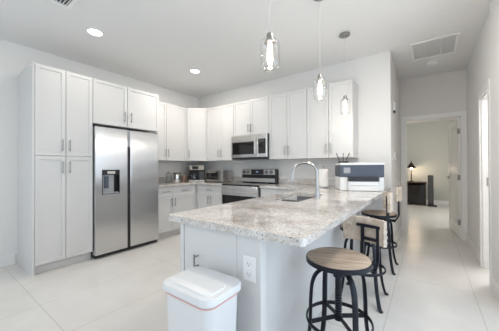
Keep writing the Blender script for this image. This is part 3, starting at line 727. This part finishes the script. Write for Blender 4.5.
# ------------------------------------------------------------------ bar stools
def make_stool(x, y, sz, back_deg, label, plate_z, rad=0.188, leg_rot=0.0, rback=0.235, ysh=0.0):
    t = thing('bar_stool', label, 'bar stool', (x, y, 0), 0, 'bar stools along the peninsula')
    ba = R(back_deg)
    st = obj('seat', lathe(bmesh.new(), [(rad - 0.006, sz - 0.028), (rad - 0.002, sz - 0.024), (rad - 0.002, sz - 0.006), (rad - 0.010, sz), (0.0015, sz + 0.0005)], n=48), M['seat'], t, True)
    st.rotation_euler = (0, 0, R(20))
    rim = obj('seat_rim', lathe(bmesh.new(), [(rad - 0.0015, sz - 0.034), (rad + 0.005, sz - 0.034), (rad + 0.005, sz - 0.008), (rad - 0.0015, sz - 0.008), (rad - 0.0015, sz - 0.034)], n=48, cap0=False, cap1=False), M['iron'], t, True)
    bm = bmesh.new()
    lathe(bm, [(0.075, sz - 0.029), (0.075, sz - 0.036), (0.03, sz - 0.04), (0.03, sz - 0.12), (0.018, sz - 0.125), (0.018, 0.31), (0.024, 0.305), (0.024, 0.28)], n=20)
    for k in range(10):
        zz = 0.31 + k * 0.016; lathe(bm, [(0.018, zz), (0.021, zz + 0.004), (0.018, zz + 0.008)], n=20, cap0=False, cap1=False)
    obj('screw_post', bm, M['iron'], t, True)
    for k in range(4):
        a = R(45 + 90 * k) + leg_rot; ca_, sa = math.cos(a), math.sin(a)
        zt = sz - 0.075
        prof = [(0.025, zt - 0.015), (0.085, zt + 0.008), (0.135, zt - 0.012), (0.165, zt - 0.065), (0.176, zt - 0.16), (0.182, 0.27), (0.20, 0.13), (0.226, 0.03), (0.243, 0.006)]
        lg = obj('leg', sweep(bmesh.new(), spline([(r * ca_, r * sa, z) for r, z in prof], 5), 0.018, 0.0085, n=10, ref=Vector((-sa, ca_, 0)).cross(Vector((0, 0, 1))) ), M['iron'], t, True)
        obj('foot_pad', lathe(bmesh.new(), [(0.016, 0), (0.019, 0.004), (0.015, 0.014)], (0.245 * ca_, 0.245 * sa), 14), M['black'], lg, True)
    bm = bmesh.new()
    sweep(bm, [(0.187 * math.cos(2 * PI * i / 48), 0.187 * math.sin(2 * PI * i / 48), 0.28) for i in range(48)], 0.006, 0.013, closed=True, n=8)
    obj('foot_ring', bm, M['iron'], t, True)
    bm = bmesh.new()
    for k in range(4):
        a = R(45 + 90 * k) + leg_rot
        sweep(bm, [(0.02 * math.cos(a), 0.02 * math.sin(a), 0.30), (0.18 * math.cos(a), 0.18 * math.sin(a), 0.285)], 0.004, 0.012, square=True)
    obj('brace', bm, M['iron'], t)
    # backrest: a curved board and an iron ladder frame on J-shaped arms from under the seat
    rb = rback; hw, z0, z1 = 0.135, plate_z - 0.077, plate_z + 0.077
    bm = bmesh.new(); rings = []
    n = 14
    for i in range(n + 1):
        s = -1 + 2 * i / n; yv = s * hw; xo = rb - 0.035 * s * s
        nx = Vector((1, 0.07 * s / hw * 2 * 0.5, 0)).normalized() * 0.011
        rings.append([bm.verts.new((xo - nx.x, ysh + yv - nx.y, z0)), bm.verts.new((xo + nx.x, ysh + yv + nx.y, z0)), bm.verts.new((xo + nx.x, ysh + yv + nx.y, z1)), bm.verts.new((xo - nx.x, ysh + yv - nx.y, z1))])
    for a, b in zip(rings, rings[1:]):
        for k in range(4): bm.faces.new((a[k], a[(k + 1) % 4], b[(k + 1) % 4], b[k]))
    bm.faces.new(rings[0]); bm.faces.new(list(reversed(rings[-1])))
    br = obj('backrest', bm, M['back'], t); br.rotation_euler = (0, 0, ba)
    bm = bmesh.new(); xi = rb - 0.026
    off = FRAME_OFF
    for s in (-1, 1):
        yy = off + s * 0.048
        sweep(bm, spline([(0.05, yy * 0.7, sz - 0.075), (0.16, yy * 0.9, sz - 0.085), (xi - 0.03, yy, sz - 0.07), (xi, yy, sz - 0.02), (xi, yy, sz + 0.06), (xi, yy, plate_z + 0.03)], 5), 0.009, 0.006, ref=Vector((1, 0, 0.3)), square=True)
    sweep(bm, [(xi, off - 0.085, plate_z + 0.03), (xi, off + 0.085, plate_z + 0.03)], 0.006, 0.009, square=True)
    sweep(bm, [(xi, off - 0.048, plate_z - 0.05), (xi, off + 0.048, plate_z - 0.05)], 0.006, 0.009, square=True)
    bf = obj('back_frame', bm, M['iron'], t); bf.rotation_euler = (0, 0, ba)
    return t
FRAME_OFF = -0.10
make_stool(3.75, -2.285, 0.66, 75, 'nearest bar stool, whole round wooden seat in view, black iron legs cut by the frame', 0.799, rad=0.184, rback=0.225, ysh=-0.06)
FRAME_OFF = 0.0
make_stool(3.70, -1.36, 0.65, 14, 'middle bar stool along the peninsula, half hidden behind a wooden backrest', 0.89)
make_stool(3.71, -0.48, 0.65, 0, 'farthest bar stool, nearest the hall, with curved iron arm below its backrest', 0.89)

# ------------------------------------------------------------------ pendants, downlights, ceiling pieces
def pendant(x, y, zb, label):
    t = thing('pendant_light', label, 'pendant lamp', (x, y, HC), 0, 'glass pendant lights over the peninsula')
    z = lambda v: v - HC
    obj('canopy', lathe(bmesh.new(), [(0.058, -0.0005), (0.06, -0.004), (0.06, -0.02), (0.052, -0.026), (0.01, -0.03)]), M['nickel'], t, True)
    obj('cord', sweep(bmesh.new(), [(0, 0, -0.0302), (0, 0, z(zb + 0.235))], 0.0018, n=6), M['cord'], t, True)
    obj('socket', lathe(bmesh.new(), [(0.005, z(zb + 0.236)), (0.018, z(zb + 0.232)), (0.021, z(zb + 0.22)), (0.021, z(zb + 0.19)), (0.033, z(zb + 0.184)), (0.035, z(zb + 0.172)), (0.02, z(zb + 0.168))]), M['nickel'], t, True)
    rg = 0.058
    prof = [(0.034, 0.187), (0.050, 0.183), (0.058, 0.172), (rg + 0.001, 0.155), (rg + 0.001, 0.04), (0.053, 0.016), (0.038, 0.004), (0.012, 0.0)]
    obj('glass_shade', lathe(bmesh.new(), [(r, z(zb + h)) for r, h in prof], cap0=False, n=36), M['glass'], t, True)
    obj('bulb', lathe(bmesh.new(), [(0.012, z(zb + 0.167)), (0.013, z(zb + 0.15)), (0.0165, z(zb + 0.13)), (0.0175, z(zb + 0.06)), (0.012, z(zb + 0.04)), (0.003, z(zb + 0.034))], n=20), M['bulb'], t, True)
    d = bpy.data.lights.new('pendant_glow', 'POINT'); d.energy = 5.5; d.color = (1.0, 0.90, 0.78); d.shadow_soft_size = 0.03
    l = bpy.data.objects.new('pendant_glow', d); COL.objects.link(l); l.parent = t; l.location = (0, 0, z(zb - 0.04))
pendant(3.40, -2.49, 1.808, 'glass pendant light on a cord nearest the camera, the largest of three')
pendant(3.405, -1.62, 1.812, 'middle glass pendant light, hanging between the large one and the canopied one')
pendant(3.41, -0.80, 1.812, 'smallest glass pendant light, hanging from the visible ceiling canopy before white cabinets')

def downlight(x, y, label, power=19, seen=True):
    t = thing('recessed_light', label, 'ceiling light', (x, y, HC), 0, 'recessed ceiling lights')
    obj('trim_ring', lathe(bmesh.new(), [(0.095, -0.0005), (0.094, -0.006), (0.075, -0.009), (0.072, -0.003), (0.072, -0.0005)], n=36, cap0=False, cap1=False), M['white'], t, True)
    obj('lens', lathe(bmesh.new(), [(0.0715, -0.002), (0.06, -0.004), (0.01, -0.0045)], n=30, cap0=False), M['lens'], t, True)
    d = bpy.data.lights.new('downlight_beam', 'AREA'); d.shape = 'DISK'; d.size = 0.13; d.energy = power; d.color = (1.0, 0.93, 0.84)
    l = bpy.data.objects.new('downlight_beam', d); COL.objects.link(l); l.parent = t; l.location = (0, 0, -0.02)
downlight(1.092, -2.566, 'round recessed ceiling light over the pantry side', 4)
downlight(1.137, -1.099, 'round recessed ceiling light near the back corner of the kitchen')
downlight(1.3, -4.6, 'added unseen recessed fill light in the living area, nearer the pantry wall', 8)  # lamp added out of view to brighten the peninsula end
downlight(3.4, -4.9, 'added unseen recessed fill light in the living area, nearer the right wall', 8)  # unseen lamp put in behind the camera as extra fill
downlight(4.25, -1.9, 'added unseen recessed fill light over the walkway beside the bar stools', 17)  # added above the frame to brighten the hall and right-hand floor

def grille(name, label, cat, x0, x1, y0, y1, nbar, slat_n, along='Y', metal='trim', dark='grey'):
    t = thing(name, label, cat, ((x0 + x1) / 2, (y0 + y1) / 2, HC))
    a, b = (x1 - x0) / 2, (y1 - y0) / 2; f = 0.03
    bm = bmesh.new()
    for q in ((-a, a, -b, -b + f), (-a, a, b - f, b), (-a, -a + f, -b + f, b - f), (a - f, a, -b + f, b - f)): box(bm, q[0], q[1], q[2], q[3], -0.016, -0.0005, 0.003)
    obj('frame', bm, M[metal], t)
    obj('backing', B(-a + f, a - f, -b + f, b - f, -0.003, -0.0006), M[dark], t)
    bm = bmesh.new()
    for i in range(slat_n):
        yy = -b + f + (2 * b - 2 * f) * (i + 0.5) / slat_n
        g = bmesh.new(); box(g, -a + f, a - f, -0.008, 0.008, -0.0012, 0.0)
        me = bpy.data.meshes.new('tmp'); g.to_mesh(me); g.free()
        st = len(bm.verts); bm.from_mesh(me); bm.verts.ensure_lookup_table()
        for v in bm.verts[st:]:
            p = Matrix.Rotation(R(18 if dark == 'trim' else 35), 3, 'X') @ v.co; v.co = (p.x, p.y + yy, p.z - 0.009)
        bpy.data.meshes.remove(me)
    obj('slats', bm, M[metal], t)
    for i in range(nbar):
        xx = -a + 2 * a * (i + 1) / (nbar + 1)
        obj('divider', B(xx - 0.008, xx + 0.008, -b + f, b - f, -0.018, -0.004), M[metal], t)
    return t
grille('return_air_grille', 'large white louvered return grille on the ceiling by the hall', 'vent', 4.02, 4.52, -0.05, 0.56, 2, 22, dark='trim')
grille('ceiling_vent', 'small louvered ceiling vent above the pantry side, at the top edge', 'vent', 1.36, 1.64, -3.14, -2.9, 0, 7, dark='slate')
t = tag(obj('smoke_detector', lathe(bmesh.new(), [(0.065, -0.0005), (0.066, -0.012), (0.058, -0.028), (0.03, -0.034), (0.005, -0.035)], n=30), M['trim'], None, True), 'round white smoke detector on the ceiling behind return grille', 'smoke detector')
t.location = (4.27, 0.80, HC)

# hall wall fittings
t = thing('wall_sensor', 'small white alarm sensor with dark eye, high on hall wall', 'sensor', (WX + 0.0005, 0.32, 2.02))
obj('case', B(0, 0.03, -0.035, 0.035, 0.0, 0.11, 0.008, 2), M['white'], t)
obj('lens', cyl(bmesh.new(), (0.0, -0.02), 0.018, 0.0, 0.028, 14, axis='X'), M['darkgrey'], t, True)
t = thing('thermostat', 'white thermostat with grey screen at eye level by the hall corner', 'thermostat', (WX + 0.0005, 0.42, 1.36))
obj('case', B(0, 0.022, -0.06, 0.06, -0.05, 0.05, 0.004), M['white'], t)
obj('screen', B(0.0222, 0.0235, -0.035, 0.035, -0.01, 0.035), M['grey'], t)

# ------------------------------------------------------------------ far room
t = thing('media_cabinet', 'low dark-stained open cabinet under the lamp in the far room', 'cabinet', (3.63, 5.40, 0))
cw, cd, chh = 0.52, 0.42, 0.715
bm = bmesh.new(); box(bm, 0, 0.05, 0, cd, 0, chh - 0.035); box(bm, cw - 0.05, cw, 0, cd, 0, chh - 0.035); box(bm, 0.05, cw - 0.05, cd - 0.02, cd, 0.05, chh - 0.035); box(bm, 0.05, cw - 0.05, 0.0, cd - 0.02, 0.05, 0.09)
obj('body', bm, M['darkwood'], t)
obj('top', B(-0.02, cw + 0.02, -0.02, cd + 0.01, chh - 0.0345, chh, 0.005), M['darkwood'], t)
obj('shelf', B(0.0505, cw - 0.0505, 0.01, cd - 0.021, 0.34, 0.36), M['darkwood'], t)
obj('door', B(0.053, cw - 0.053, -0.005, 0.009, 0.095, chh - 0.09, 0.003), M['blackglass'], t)
t = thing('table_lamp', 'lit table lamp with dark cone shade on the far-room cabinet', 'lamp', (3.775, 5.56, chh + 0.0005))
obj('base', lathe(bmesh.new(), [(0.085, 0), (0.085, 0.012), (0.05, 0.025), (0.016, 0.04), (0.012, 0.2), (0.018, 0.22), (0.011, 0.24), (0.011, 0.40)]), M['bronze'], t, True)
obj('lamp_shade', lathe(bmesh.new(), [(0.13, 0.44), (0.10, 0.49), (0.05, 0.56), (0.03, 0.60), (0.012, 0.61), (0.012, 0.66), (0.004, 0.67)], cap0=False), M['bronze'], t, True)
obj('bulb', lathe(bmesh.new(), [(0.011, 0.401), (0.03, 0.43), (0.03, 0.46), (0.012, 0.485)], n=16), M['bulb'], t, True)
d = bpy.data.lights.new('lamp_glow', 'POINT'); d.energy = 9; d.color = (1.0, 0.8, 0.55); d.shadow_soft_size = 0.05
l = bpy.data.objects.new('lamp_glow', d); COL.objects.link(l); l.parent = t; l.location = (0.06, -0.10, 0.40)
t = thing('tower_speaker', 'slim black tower speaker standing right of the dark cabinet', 'speaker', (4.265, 5.42, 0))
obj('cabinet', B(-0.07, 0.07, -0.1, 0.12, 0.03, 0.93, 0.008, 2), M['black'], t)
obj('grille', B(-0.06, 0.06, -0.106, -0.1002, 0.08, 0.915, 0.002), M['darkgrey'], t)
obj('base', B(-0.075, 0.15, -0.14, 0.15, 0, 0.0295, 0.004), M['black'], t)
